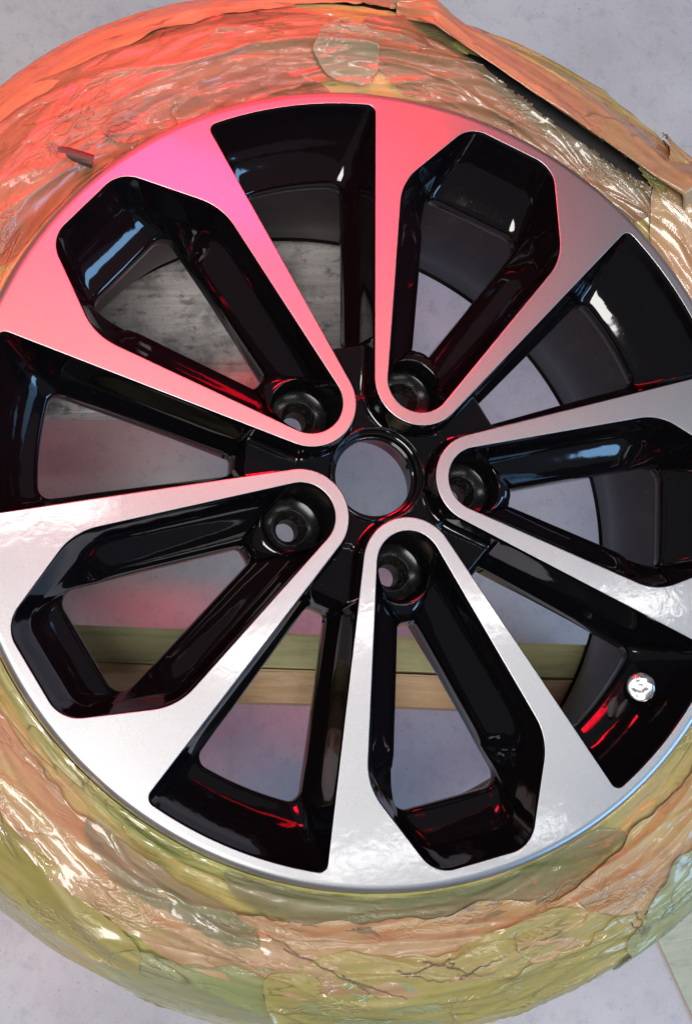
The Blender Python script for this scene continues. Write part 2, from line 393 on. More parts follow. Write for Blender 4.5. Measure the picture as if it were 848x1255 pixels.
pk = pocket_outline(); ho, apex = pocket_hole()
pk_pts = join(pk); ho_pts = join(ho)
nb = len(pk_pts)
aL = math.pi / 2 + phi_p
lip_a = np.linspace(-aL, aL, len(apex))
lip = np.stack([KC[0] + KR * np.cos(lip_a), KC[1] + KR * np.sin(lip_a)], 1)
Q = np.vstack([pk_pts, lip[1:-1]]); H = np.vstack([ho_pts, apex[1:-1]])
wl = np.r_[np.zeros(nb), sstep(aL, aL - R(34), np.abs(lip_a[1:-1]))]
rQ = Q[:, 0]
wo = np.where(np.arange(len(Q)) < nb, sstep(150, 184, rQ), 0.0)
def loft(Q, H, wl, wo, arm, out, lipp, extra=((1.0, -46, 0.0), (1.0, -50, 1.5))):
    """rings from silver edge to hole edge, then down the back; returns (points, rings, 3) in mm"""
    wa = np.clip(1 - wl - wo, 0, 1)
    h = np.outer(wa, arm[:, 0]) + np.outer(wo, out[:, 0]) + np.outer(wl, lipp[:, 0])
    z = np.outer(wa, arm[:, 1]) + np.outer(wo, out[:, 1]) + np.outer(wl, lipp[:, 1])
    z = z + np.outer((1 - wl), np.linspace(1, 0, arm.shape[0])) * face_z(np.linalg.norm(Q, axis=1))[:, None]
    xy = Q[:, None, :] * (1 - h[..., None]) + H[:, None, :] * h[..., None]
    G = np.concatenate([xy, z[..., None]], -1)
    d = H - H.mean(0); d /= np.linalg.norm(d, axis=1)[:, None]
    back = [np.concatenate([H + d * e, np.full((len(H), 1), zz)], 1)[:, None, :] for _, zz, e in extra]
    return np.concatenate([G] + back, 1)
LP = loft(Q, H, wl, wo, P_ARM, P_OUT, P_LIP)

# --- bore: its top ring is the silver edge on the hub side and the lip on the outer side
na = 96
ba = np.linspace(0, 2 * np.pi, na, endpoint=False); bw = np.abs((ba + np.pi) % (2 * np.pi) - np.pi)
bz = ZL * sstep(aL, aL - R(34), bw)
BC, BR = np.array((57.9, 0.0)), 18.6
def bore_grid():
    rings = []
    top = np.stack([KC[0] + KR * np.cos(ba), KC[1] + KR * np.sin(ba)], 1)
    ztop = bz + (1 - bz / ZL) * face_z(np.linalg.norm(top, axis=1))
    bot = np.stack([BC[0] + BR * np.cos(ba), BC[1] + BR * np.sin(ba)], 1)
    for f, dz in ((0, 0), (0.08, -0.3), (0.25, -1.2), (0.5, -3.0), (0.75, -5.5), (0.93, -8), (1, -10)):
        rings.append(np.concatenate([top * (1 - f) + bot * f, (ztop + dz)[:, None]], 1))
    z0 = rings[-1][:, 2]
    for f in (0.25, 0.5, 0.75, 0.95): rings.append(np.concatenate([bot, (z0 * (1 - f) + f * -34)[:, None]], 1))
    for rr, zz in ((18.2, -34.6), (17.0, -35.2), (11.6, -36.2)):
        rings.append(np.stack([BC[0] + rr * np.cos(ba), rr * np.sin(ba), np.full(na, zz)], 1))
    return np.stack(rings, 1)
BG = bore_grid()
seat_prof = [(11.6, -36.2), (11.3, -35.2), (10.6, -35.2), (10.2, -36.4), (9.8, -38), (7.8, -42.5), (7.0, -43.5), (6.8, -45), (6.8, -58)]

# --- gaps between spokes (gap frame: x outwards along the gap's middle)
RG = 232.5
def rot2(p, a):
    c, s = math.cos(a), math.sin(a); p = np.asarray(p, float)
    return np.stack([p[..., 0] * c - p[..., 1] * s, p[..., 0] * s + p[..., 1] * c], -1)
def gline(x):   # loop-frame point on the outer arm line, ccw side
    return np.array((x, 32 + sl_g * (x - 65)))
# the arm line of the loop on the clockwise side of the gap, in gap frame
def gside(xg):  # y (positive side) of the silver edge at gap-frame x
    a, b = rot2(gline(80), -R(36)), rot2(gline(180), -R(36))
    t = (xg - a[0]) / (b[0] - a[0]); return -(a[1] + t * (b[1] - a[1]))
XH = 78.0; ZH = -12.84
# outer corner: intersection of side with circle RG
xs = np.linspace(200, 232, 2000); ys = np.array([gside(x) for x in xs]); ic = np.argmin(np.abs(np.hypot(xs, ys) - RG))
GC = np.array((xs[ic], ys[ic])); GA = math.atan2(GC[1], GC[0])
def gap_outline():
    A = np.array((XH, gside(XH)))
    tang = rot2(np.array((0, -1.0)), GA)           # direction along the outer circle towards the middle
    fC = fillet(A, GC, GC + tang * 20, 5.0, 10)
    a_end = math.atan2(fC[-1][1], fC[-1][0])
    oa = arc((0, 0), np.hypot(*fC[-1]), a_end, -a_end, 40)
    return A, [('arm', line(A, fC[0], 56)), ('C', fC), ('outer', oa), ('C', fC[::-1] * mir), ('arm', line(fC[0], A, 56) * mir)]
def gap_hole():
    A = np.array((86.0, 6.2)); C = np.array((194.2, 33.0)); Rh = np.hypot(*C)
    tang = np.array((C[1], -C[0])) / Rh
    fA = fillet(A * mir, A, C, 4.0, 8); fC = fillet(A, C, C + tang * 20, 7.0, 10)
    a_end = math.atan2(fC[-1][1], fC[-1][0]); oa = arc((0, 0), np.hypot(*fC[-1]), a_end, -a_end, 40)
    return fA, [('arm', line(fA[-1], fC[0], 56)), ('C', fC), ('outer', oa), ('C', fC[::-1] * mir), ('arm', line(fC[0], fA[-1], 56) * mir)]
gA, gs = gap_outline(); hA, hs = gap_hole()
gq, gh = join(gs), join(hs)
ndrop, nhub = 8, 18
gq2 = np.vstack([np.repeat((gA * mir)[None], ndrop, 0), line(gA * mir, gA, nhub + 2)[1:-1], np.repeat(gA[None], ndrop, 0)])
gh2 = np.vstack([hA[::-1] * mir, line(hA[0] * mir, hA[0], nhub + 2)[1:-1], hA])
gw = np.r_[np.zeros(len(gq)), np.linspace(0, 1, ndrop + 1)[1:], np.ones(nhub), np.linspace(1, 0, ndrop + 1)[:-1]]
GQ, GH = np.vstack([gq, gq2]), np.vstack([gh, gh2])
gwo = np.where(np.arange(len(GQ)) < len(gq), sstep(182, 214, GQ[:, 0]), 0.0)
P_GARM = prof([(0, 0), (0.02, -0.3), (0.06, -1.6), (0.16, -9), (0.32, -22), (0.42, -26), (0.60, -29), (0.90, -34), (0.985, -36), (1.0, -40)])
P_GOUT = prof([(0, 0), (0.015, -0.3), (0.04, -2), (0.14, -8.5), (0.30, -17), (0.40, -21.5), (0.46, -23.5), (0.53, -26.5), (0.63, -30), (0.74, -33), (0.86, -35.6), (0.95, -37.2), (0.99, -38.6), (1.0, -42)])
P_GLIP = prof([(0, -12.84), (0.10, -12.9), (0.25, -13.6), (0.45, -17), (0.75, -23), (0.92, -29), (1.0, -38)])
LG = loft(GQ, GH, gw, gwo, P_GARM, P_GOUT, P_GLIP)

# --- hub side walls of the spokes (round each apex), with a fillet at the foot
phi_g = math.atan(sl_g); GR = (32 + sl_g * (KC[0] - 65)) / math.sqrt(1 + sl_g ** 2)
TG = KC + GR * np.array((-math.sin(phi_g), math.cos(phi_g)))
PH_end = rot2(np.array((XH, -gside(XH))), R(36))
aG = math.pi / 2 + phi_g
apx = np.vstack([line(PH_end, TG, 14)[:-1], arc(KC, GR, aG, 2 * math.pi - aG, 60), line(TG * mir, PH_end * mir, 14)[1:]])
tg = np.gradient(apx, axis=0); nrm = np.stack([-tg[:, 1], tg[:, 0]], 1); nrm /= np.linalg.norm(nrm, axis=1)[:, None]
if (nrm[len(apx) // 2] @ np.array((-1, 0))) < 0: nrm = -nrm
def hub_z(r):
    r = np.asarray(r, float)
    return -14.6 + 0.07 * (r - 30) - 1.6 * sstep(47.0, 49.5, r)
hw = prof([(0, 0), (0.1, -0.25), (0.5, -1.4), (1.0, -6), (1.3, -10), (1.6, -12.4), (2.6, -13.9), (4.4, -14.2)], 26, 3)
def hub_wall():
    G = np.zeros((len(apx), 26, 3))
    for j, (o, z) in enumerate(hw):
        q = apx + nrm * o; r = np.linalg.norm(q, axis=1)
        k = z / -14.2
        G[:, j, :2] = q; G[:, j, 2] = (1 - k) * face_z(np.linalg.norm(apx, axis=1)) + k * (hub_z(r) - 0.05)
    return G
HW = hub_wall()

def to_world(G, ang):
    G = np.asarray(G); c, s = math.cos(ang), math.sin(ang)
    return np.stack([(G[..., 0] * c - G[..., 1] * s), (G[..., 0] * s + G[..., 1] * c), G[..., 2]], -1) * MM

# first one of each kind, then copies that share the mesh, turned about the axle
def five(builder, offs=0.0):
    for i in range(5):
        builder(PH + i * R(72) + offs)
protos = {}
def part(name, G, mat, ang, parent, wrap_u=True, flip=False):
    if name not in protos:
        o = grid_obj(name, np.asarray(G) * MM, mat, None, wrap_u=wrap_u, flip=flip); protos[name] = o
    else:
        o = protos[name].copy(); COL.objects.link(o)
    o.parent = parent; o.rotation_euler = (0, 0, ang if parent is wheel else 0)
    if parent is wheel: o.location = OFF
    return o
seatG = np.array(seat_prof)
sa = np.linspace(0, 2 * np.pi, 64, endpoint=False)
SG = np.stack([BC[0] + np.outer(np.cos(sa), seatG[:, 0]), np.outer(np.sin(sa), seatG[:, 0]), np.tile(seatG[:, 1], (64, 1))], -1)
for i in range(5):
    a = PH + i * R(72)
    sp = part('spoke_pocket', LP, M['black'], a, wheel, flip=True)
    part('lug_hole', BG, M['bore'], a, sp, flip=False)
    part('lug_seat', SG, M['seat'], a, sp, flip=False)
    part('spoke_recess', LG, M['black'], a + R(36), wheel, flip=True)
    part('hub_wall', HW, M['black'], a, wheel, wrap_u=False, flip=False)

# --- planar sheets with holes: silver face, hub floor
def poly_sheet(name, loops, mat, zfun, nfun, step, parent):
    V = []; Ed = []
    for lp in loops:
        b = len(V); V += [tuple(p) for p in lp]; Ed += [(b + k, b + (k + 1) % len(lp)) for k in range(len(lp))]
    ob = np.array(loops[0]); mx = np.abs(ob).max(); rng = np.random.RandomState(3)
    allp = np.array(V)
    g = np.arange(-mx, mx, step); cand = np.stack(np.meshgrid(g, g), -1).reshape(-1, 2)
    cand += (rng.rand(*cand.shape) - .5) * step * 0.3
    keep = []
    for q in cand:
        if np.min((allp[:, 0] - q[0]) ** 2 + (allp[:, 1] - q[1]) ** 2) > (0.45 * step) ** 2: keep.append(tuple(q))
    V += keep
    r = delaunay_2d_cdt([Vector(v) for v in V], Ed, [], 1, 1e-5)
    P = np.array([tuple(v) for v in r[0]]); F = [tuple(f) for f in r[2]]
    cen = np.array([P[list(f)].mean(0) for f in F]); bad = np.zeros(len(F), bool)
    for k, lp in enumerate(loops):
        lp = np.asarray(lp); ins = np.zeros(len(F), bool)
        for a, b in zip(lp, np.roll(lp, -1, 0)):
            if a[1] == b[1]: continue
            c = (a[1] > cen[:, 1]) != (b[1] > cen[:, 1])
            ins ^= c & (cen[:, 0] < (b[0] - a[0]) * (cen[:, 1] - a[1]) / (b[1] - a[1]) + a[0])
        bad |= ~ins if k == 0 else ins
    F = [f for f, b in zip(F, bad) if not b]
    F2 = []
    for f in F:
        (x0, y0), (x1, y1), (x2, y2) = P[f[0]], P[f[1]], P[f[2]]
        if (x1 - x0) * (y2 - y0) - (x2 - x0) * (y1 - y0) < 0: f = (f[0], f[2], f[1])
        F2.append(f)
    rr = np.hypot(P[:, 0], P[:, 1])
    V3 = np.stack([P[:, 0], P[:, 1], zfun(rr)], 1) * MM
    return V3, F2, nfun(P)

def inset(loop, d):
    """move a closed loop along its normals (towards the opening for d>0, given orientation sign)"""
    t = np.roll(loop, -1, 0) - np.roll(loop, 1, 0); n = np.stack([t[:, 1], -t[:, 0]], 1)
    n /= np.linalg.norm(n, axis=1)[:, None]; return loop + n * d
def dedupe(p):
    keep = [0]
    for i in range(1, len(p)):
        if np.linalg.norm(p[i] - p[keep[-1]]) > 0.02: keep.append(i)
    if np.linalg.norm(p[keep[-1]] - p[keep[0]]) < 0.02: keep.pop()
    return p[keep]
outer = arc((0, 0), 236.2, 0, 2 * np.pi, 361)[:-1]
Uin = arc(KC, KR, aL, 2 * np.pi - aL, 50)
p_loop = dedupe(np.vstack([pk_pts, (Uin * mir)[1:-1]]))
# star loop: for each spoke cw arm line -> apex -> ccw arm line, then the gap's outer end
star = []
for i in range(5):
    a = PH + i * R(72)
    gap_pts = rot2(gq[::-1], a - R(36))      # gap clockwise of this spoke (from its +y side to -y side reversed)
    star += list(gap_pts) + list(rot2(apx[::-1], a))[1:-1]
star = dedupe(np.array(star))
area2 = lambda p: 0.5 * np.sum(p[:, 0] * np.roll(p[:, 1], -1) - np.roll(p[:, 0], -1) * p[:, 1])
EDGE = 0.55
def away(loop, d):      # move the loop into the silver (away from the opening)
    s = 1 if area2(loop) > 0 else -1
    return inset(loop, d * s)
holes = [star] + [rot2(p_loop, PH + i * R(72)) for i in range(5)]
loops_in = [away(h, EDGE) for h in holes]
def nface(P):
    r = np.maximum(np.hypot(P[:, 0], P[:, 1]), 1e-6); sl = 4.8 / 240.0
    n = np.stack([sl * P[:, 0] / r, sl * P[:, 1] / r, np.ones(len(P))], 1)
    return n / np.linalg.norm(n, axis=1)[:, None]
V3, F3, N3 = poly_sheet('machined_face', [outer] + loops_in, M['silver'], face_z, nface, 7.0, wheel)
V3 = list(map(tuple, V3)); N3 = list(map(tuple, N3)); F3 = list(F3)
for h, li in zip(holes, loops_in):               # tiny rounded silver arris round every opening
    n = len(h); rings = []
    c2 = (li - h); ln = np.linalg.norm(c2, axis=1)[:, None]; c2 = c2 / ln
    for f, dz, tilt in ((1.0, 0.0, 0.0), (0.55, -0.06, 0.35), (0.2, -0.22, 0.8), (0.0, -0.45, 1.3)):
        q = h + (li - h) * f; b = len(V3)
        for k in range(n):
            V3.append((q[k, 0] * MM, q[k, 1] * MM, (float(face_z(np.hypot(*q[k]))) + dz) * MM))
            N3.append(tuple(np.array((-c2[k, 0] * math.sin(tilt), -c2[k, 1] * math.sin(tilt), math.cos(tilt)))))
        rings.append(b)
    s = area2(h) > 0
    for a, b in zip(rings[:-1], rings[1:]):
        for k in range(n):
            k2 = (k + 1) % n
            f = (a + k, b + k, b + k2, a + k2); F3.append(f if not s else f[::-1])
# rolled outer lip
lipr = [(236.2, float(face_z(236.2)), 0.0), (238.2, -0.15, 0.25), (239.8, -0.8, 0.6), (241.0, -2.2, 1.0), (241.6, -4.2, 1.35), (241.8, -8.0, 1.5), (241.0, -13.0, 1.6)]
oa = np.linspace(0, 2 * np.pi, 360, endpoint=False); rings = []
for r_, z_, t_ in lipr:
    b = len(V3); rings.append(b)
    for a in oa:
        V3.append((r_ * math.cos(a) * MM, r_ * math.sin(a) * MM, z_ * MM)); N3.append((math.sin(t_) * math.cos(a), math.sin(t_) * math.sin(a), math.cos(t_)))
for a, b in zip(rings[:-1], rings[1:]):
    for k in range(360):
        F3.append((a + k, b + k, b + (k + 1) % 360, a + (k + 1) % 360))
face = mesh_obj('machined_face', V3, F3, M['silver'], None, True, N3)
face.parent = wheel; face.location = OFF
face['label'] = 'silver lacquered front face of the rim and spokes'

# hub floor
hub_loop = []
for i in range(5):
    a = PH + i * R(72)
    q = rot2((apx + nrm * 3.0)[::-1], a); hub_loop += list(q)
hub_loop = dedupe(np.array(hub_loop))
hub_in = arc((0, 0), 29.6, 0, 2 * np.pi, 121)[:-1]
def nhubf(P):
    r = np.maximum(np.hypot(P[:, 0], P[:, 1]), 1e-6); d = (hub_z(r + .2) - hub_z(r - .2)) / .4
    n = np.stack([-d * P[:, 0] / r, -d * P[:, 1] / r, np.ones(len(P))], 1); return n / np.linalg.norm(n, axis=1)[:, None]
Vh, Fh, Nh = poly_sheet('hub', [hub_loop, hub_in], M['black'], hub_z, nhubf, 1.6, wheel)
hub = mesh_obj('hub', Vh, Fh, M['black'], None, True, Nh); hub.parent = wheel; hub.location = OFF
cb = chaikin([(29.7, -14.2), (29.5, -13.2), (28.8, -12.7), (28.0, -13.1), (27.8, -16.2), (27.5, -17.2), (26.4, -17.5), (26.1, -18.4), (26.0, -22), (25.4, -22.8), (24.2, -23.0), (23.6, -23.6), (23.6, -25.5), (24.6, -27.5), (29, -34), (31, -58)], 2)
o = lathe('centre_bore', cb * MM, M['black'], None, 160, flip=True); o.parent = hub
# small cast tab on the bore's edge
ta = R(12)
tg_ = np.array([[(23.9 - 1.6 * (1 - (2 * u - 1) ** 4) * (1 if v < 2 else 0.0)) * math.cos(ta + (u - .5) * .12) for v in range(3)] for u in np.linspace(0, 1, 9)])
G = np.zeros((9, 3, 3))
for k, u in enumerate(np.linspace(0, 1, 9)):
    for v in range(3):
        rr = 23.9 - 1.5 * (1 - (2 * u - 1) ** 4) * (0, 1, 1)[v]; aa = ta + (u - .5) * 0.15
        G[k, v] = (rr * math.cos(aa), rr * math.sin(aa), (-23.4, -23.9, -26)[v])
o = grid_obj('bore_tab', G * MM, M['black'], hub)

# barrel behind the spokes, inner and outer skin
bp = [(199.0, -36), (199.6, -42), (200, -60), (201.5, -90), (205, -120), (211, -145), (218, -165), (223, -185), (226, -197), (228, -201), (230, -200), (230, -190), (226, -170), (214, -135), (206, -100), (204, -60), (216, -50), (222, -30), (229, -16), (240, -12)]
o = lathe('barrel', np.vstack([chaikin(bp, 2)]) * MM, M['barrel'], None, 240, flip=True); o.parent = wheel; o.location = OFF

# valve
va = empty('valve_stem'); va.parent = wheel
vloc = Vector((0.1447, -0.1478, -0.016)); axis = Vector((-0.16, 0.05, 1.0)).normalized()
q = axis.to_track_quat('Z', 'Y'); va.location = vloc + OFF; va.rotation_euler = q.to_euler()
def vl(name, pr, mat, n=40, flip=False): return lathe(name, np.array(pr) * MM, mat, va, n, flip=flip)
# embossed chrome cap top
nr, nth = 16, 64
G = np.zeros((nth, nr, 3))
for i_, a in enumerate(np.linspace(0, 2 * np.pi, nth, endpoint=False)):
    for j, f in enumerate(np.linspace(0.001, 1, nr)):
        r_ = f * 8.8; x, y = r_ * math.cos(a), r_ * math.sin(a)
        z = 1.6 * math.sqrt(max(0, 1 - (f * 0.985) ** 3)) + (1 - f ** 3) * 1.0 * float(pn(x * 0.21 + 3.3, y * 0.21 + 1.2, 5.5))
        G[i_, j] = (x, y, z)
cap = grid_obj('valve_cap', G * MM, M['chrome'], va, wrap_u=True, flip=True)
cap['label'] = 'embossed chrome top of the valve cap'
vl('cap_skirt', chaikin([(8.75, 0.2), (9.1, -0.8), (9.0, -2.2), (8.4, -3.0), (8.0, -5.0), (7.7, -13), (7.2, -14.5)], 2), M['black'], 48)
vl('valve_body', [(5.2, -13), (5.2, -20), (6.5, -22), (7.2, -26), (7.2, -34), (6, -40)], M['rubber'], 40)
qi = q.inverted()
for k, (ox, oy, rz) in enumerate(((-15.0, -9.5, 0.35), (-9.5, -11.0, 0.65))):      # two thin dark leaf-shaped bits beside the stem
    G = np.zeros((9, 5, 3))
    for i_, u in enumerate(np.linspace(0, 1, 9)):
        wd = (3.3, 2.2)[k] * math.sin(math.pi * (0.08 + 0.84 * u)) ** 0.7
        for j, v in enumerate(np.linspace(-1, 1, 5)):
            x, y = v * wd, (u - .5) * 12; c, s_ = math.cos(-rz), math.sin(-rz)
            G[i_, j] = qi @ Vector((ox + x * c - y * s_, oy + x * s_ + y * c, -14 - 1.2 * v * v + 4 * u))
    grid_obj('leaf_bit', G * MM, M['rubber'], va, uv=G[..., :2] * MM)

# tyre
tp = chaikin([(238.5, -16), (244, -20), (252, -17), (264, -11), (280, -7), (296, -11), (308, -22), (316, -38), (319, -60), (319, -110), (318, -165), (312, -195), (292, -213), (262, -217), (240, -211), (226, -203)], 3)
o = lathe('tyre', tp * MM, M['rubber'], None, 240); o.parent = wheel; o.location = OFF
o['label'] = 'black tyre hidden under masking film'

# ------------------------------------------------------------------ masking film over the tyre
FP = resample(chaikin([(241.6, -14.5), (245, -16.5), (250, -13.0), (258, -8.0), (270, -3.0), (284, -1.5), (298, -5.5), (310, -16), (318, -33), (322, -56), (323.5, -85), (323.5, -130), (321, -165), (314, -192), (297, -212), (270, -217.2)], 3), 400)
FL = np.r_[0, np.cumsum(np.linalg.norm(np.diff(FP, axis=0), axis=1))]
FT = np.gradient(FP, axis=0); FN = np.stack([-FT[:, 1], FT[:, 0]], 1); FN /= np.linalg.norm(FN, axis=1)[:, None]
def fp(s):     # s in mm of arc length from the rim
    return (np.interp(s, FL, FP[:, 0]), np.interp(s, FL, FP[:, 1]), np.interp(s, FL, FN[:, 0]), np.interp(s, FL, FN[:, 1]))
_cr = np.random.RandomState(21)
CREASES = []
for _ in range(90):
    CREASES.append((_cr.rand() * 2 * np.pi, _cr.uniform(8, 120), _cr.uniform(35, 170), _cr.normal(0, 0.11), _cr.uniform(0.3, 1.1),
                    _cr.uniform(0.7, 1.8), _cr.choice([-1, 1]), _cr.uniform(0, 40)))
def creases(th, s):
    th, s = np.broadcast_arrays(np.asarray(th, float) % (2 * np.pi), np.asarray(s, float)); h = np.zeros(th.shape)
    for c, cs, ln, sl, A, wd, sg, sd in CREASES:
        dx = ((th - c + np.pi) % (2 * np.pi) - np.pi) * 280
        m = (np.abs(dx) < ln) & (np.abs(s - cs - sl * dx) < 22)
        if not m.any(): continue
        u = dx[m] / ln; d = (s[m] - cs - sl * dx[m] - 5 * pn(dx[m] / 45, sd) - 1.2 * pn(dx[m] / 11, sd, 2.2)) * sg
        env = (1 - u * u) ** 1.2
        h[m] += A * env * (np.exp(-np.abs(d) / wd) + 0.5 * np.where(d > 0, np.exp(-d / 9), np.exp(d / 1.2)))
    return h
def folds(th, s):
    """height of the base wrap (mm): long drawn folds that run round the tyre, slightly slanted"""
    x = th * 280.0                                   # mm round the tyre
    wx = 26 * pn(x / 130, s / 90, 1.1); wy = 13 * pn(x / 110, s / 60, 4.2)
    X, Y = x + wx, s + wy
    h = 2.6 * pn(X / 220, Y / 36, 7.7)
    h += 2.4 * ridge(pn((X + 1.2 * Y) / 380, (Y - 0.09 * X) / 32, 3.1), 6.0) ** 2
    h += 1.8 * ridge(pn((X - Y) / 300, (Y + 0.12 * X) / 26, 9.4), 7.0) ** 2
    h += 0.28 * pn(X / 170, Y / 6, 21.3) + 0.09 * pn(X / 120, Y / 2.6, 33.3)
    h = h + creases(th, s)
    return h * (0.12 + 0.88 * sstep(0, 16, s)) * (0.4 + 0.6 * sstep(210, 120, s))
def to_tyre(th, s, h):
    r, z, nr_, nz_ = fp(s)
    rr = (r + nr_ * h) * MM; return np.stack([rr * np.cos(th), rr * np.sin(th), (z + nz_ * h) * MM], -1)
FA = np.array(to_tyre(np.array(R(79.0)), np.array(58.0), np.array(4.0))); FB = np.array(to_tyre(np.array(R(33.0)), np.array(34.0), np.array(5.0)))
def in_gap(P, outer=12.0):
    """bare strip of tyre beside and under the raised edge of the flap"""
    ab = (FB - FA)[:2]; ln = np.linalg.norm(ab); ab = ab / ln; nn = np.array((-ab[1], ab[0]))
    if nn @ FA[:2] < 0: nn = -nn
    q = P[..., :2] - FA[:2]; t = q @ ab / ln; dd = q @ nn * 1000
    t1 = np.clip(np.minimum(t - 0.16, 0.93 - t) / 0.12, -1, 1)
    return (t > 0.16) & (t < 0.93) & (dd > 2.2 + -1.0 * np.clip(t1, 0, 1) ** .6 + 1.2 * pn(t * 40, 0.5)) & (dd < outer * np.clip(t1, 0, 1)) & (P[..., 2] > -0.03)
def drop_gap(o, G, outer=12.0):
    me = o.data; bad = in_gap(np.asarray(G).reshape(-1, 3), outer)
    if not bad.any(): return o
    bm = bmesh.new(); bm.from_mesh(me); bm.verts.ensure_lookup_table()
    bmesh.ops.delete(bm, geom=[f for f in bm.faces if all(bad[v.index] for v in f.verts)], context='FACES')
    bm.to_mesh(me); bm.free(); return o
nth, ns = 1501, 130
TH, SS = np.meshgrid(np.linspace(0, 2 * np.pi, nth), np.r_[np.linspace(0, 125, 100), np.linspace(130, FL[-1], 30)], indexing='ij')
G = to_tyre(TH, SS, 1.0 + folds(np.where(TH > np.pi * 1.0, TH, TH), SS) )
# close the seam of the noise
blend = sstep(0, 0.12, TH); G0 = to_tyre(TH, SS, 1.0 + folds(TH + 2 * np.pi, SS)); G = G * blend[..., None] + G0 * (1 - blend)[..., None]
wrap = grid_obj('masking_wrap', G, M['olive'], None, uv=np.stack([TH * 0.28, SS * MM], -1))
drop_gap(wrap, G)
tag(wrap, 'olive yellow plastic masking film wrapped in folds right round the tyre', 'film')

def patch(label, th0, th1, s0, s1, mat, seed, off=1.6, skew=0.0, own=1.0, lift=2.5, rag=5.0, fold=0.75, dens=1.0, cat='film', nm='masking_film', bulge=0.0, tip=0.3, tipshift=0.5):
    """a piece of film lying on the wrap: angles in degrees, s in mm; ragged edges that lift a little"""
    a0, a1 = R(th0), R(th1); Lx = (a1 - a0) * 280
    nu, nv = max(24, int(Lx / 1.5 * dens)), max(16, int((s1 - s0) / 1.2 * dens))
    U, Vv = np.meshgrid(np.linspace(0, 1, nu), np.linspace(0, 1, nv), indexing='ij')
    x = U * Lx
    e0 = s0 + rag * pn(x / 38, seed, 0.5) + 0.4 * rag * pn(x / 9, seed, 3.5) + skew * (U - .5)
    e1 = s1 + rag * pn(x / 44, seed, 8.5) + 0.4 * rag * pn(x / 8, seed, 6.5) + skew * (U - .5)
    ce = (e0 + e1) / 2 + tipshift * (s1 - s0) * (U - .5); wl_ = np.clip(np.minimum(U / tip, (1 - U) / tip), 0, 1); wl_ = 0.06 + 0.94 * np.sqrt(wl_ * (2 - wl_))
    e0, e1 = ce + (e0 - ce) * wl_, ce + (e1 - ce) * wl_
    s = e0 + (e1 - e0) * Vv
    s = np.maximum(s, 0.6)
    xx = x + rag * 1.3 * (pn(s / 30, seed, 11.5) + 0.5 * pn(s / 9, seed, 2.2)) * (np.abs(U - .5) * 2) ** 3
    th = a0 + xx / 280
    X, Y = xx + 12 * pn(xx / 60, s / 50, seed + .3), s + 8 * pn(xx / 55, s / 40, seed + .7)
    h = 1.2 * ridge(pn((X + .6 * Y) / 240, (Y - .14 * X) / 20, seed + 1.9), 6) ** 2 + 0.7 * ridge(pn((X - Y) / 150, Y / 16, seed + 5.3), 7) ** 1.5 + 0.5 * pn(X / 120, Y / 26, seed + 7.1) + 0.10 * pn(X / 90, Y / 4, seed + 2.7)
    ed = np.minimum(np.minimum(Vv, 1 - Vv) * (s1 - s0), np.minimum(U, 1 - U) * Lx)
    el = lift * np.clip(pn(xx / 26, s / 26, seed + 9.1) + .25, 0, 1) * np.exp(-ed / 4.0)
    hh = 1.0 + fold * folds(th, s) + (1 - fold) * 2.0 + off + own * h + el + bulge * np.sin(np.pi * Vv)
    GP = to_tyre(th, s, hh); o = grid_obj(nm, GP, M[mat], uv=np.stack([th * 0.28 + seed * .31, s * MM + seed * .17], -1))
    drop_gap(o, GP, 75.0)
    tag(o, label, cat, 'masking pieces on the tyre')
    return o
patch('smooth orange masking tape round the outer edge at the upper left', 74, 158, 58, 150, 'amber', 1.0, 2.5, 0, 0.6, 2, 4, bulge=6.0)
patch('crinkled reddish tan film between rim and outer tape at the upper left', 84, 150, 3, 66, 'tan', 2.0, 2.2, -12, 1.3, 3, 6)
patch('narrow tan film strip along the rim edge above the top black opening', 88, 122, 2, 24, 'tan', 13.0, 3.6, 8, 1.2, 3, 4)
patch('orange masking tape on the outer edge at the upper right, behind the folded flap', 20, 86, 66, 150, 'amber', 3.0, 0.4, 0, 0.4, 0.5, 4, fold=0.3)
patch('shiny brownish film beside the rim under the long folded flap', 36, 84, 3, 58, 'tan', 4.0, 2.0, 6, 1.4, 2, 5)
patch('small rounded grey green film piece at the top of the tyre', 81, 90, 12, 48, 'moss', 5.0, 4.4, 4, 1.0, 2, 3, tip=0.5, tipshift=0.0)
patch('glossy crinkled orange film at the right edge of the photo', 14, 42, 4, 82, 'amber', 6.0, 3.4, 4, 1.8, 3, 6, tip=0.5, tipshift=0.9)
patch('peach tape band running along the lower left of the tyre', 200, 255, 26, 54, 'peach', 7.0, 2.2, 20, 1.0, 3, 5)
patch('greyish crinkled film piece on the peach band at the lower left', 222, 246, 22, 40, 'grey', 8.0, 3.6, 8, 1.3, 3, 4)
patch('pale yellow film fold outside the peach band at the lower left', 205, 236, 50, 78, 'yellow', 9.0, 2.4, 6, 1.0, 3, 5)
patch('pale green film sheet folded over the outer edge at the bottom', 232, 268, 50, 104, 'pale', 10.0, 2.6, -10, 1.0, 3, 6)
patch('peach tape under the silver rim at the bottom centre', 243, 286, 20, 52, 'peach', 11.0, 2.4, -6, 1.2, 3, 5)
patch('glossy pale yellow film with brown creases at the bottom centre', 248, 290, 34, 84, 'yellow', 12.0, 3.2, -14, 1.3, 3, 6)
patch('thin shiny olive film along the rim edge at the bottom', 240, 296, 2, 26, 'grey', 14.0, 1.8, 0, 1.0, 2, 4)
patch('wide peach tape slanting across the tyre at the lower right', 276, 326, 20, 58, 'peach', 15.0, 2.6, -16, 1.2, 3, 5)
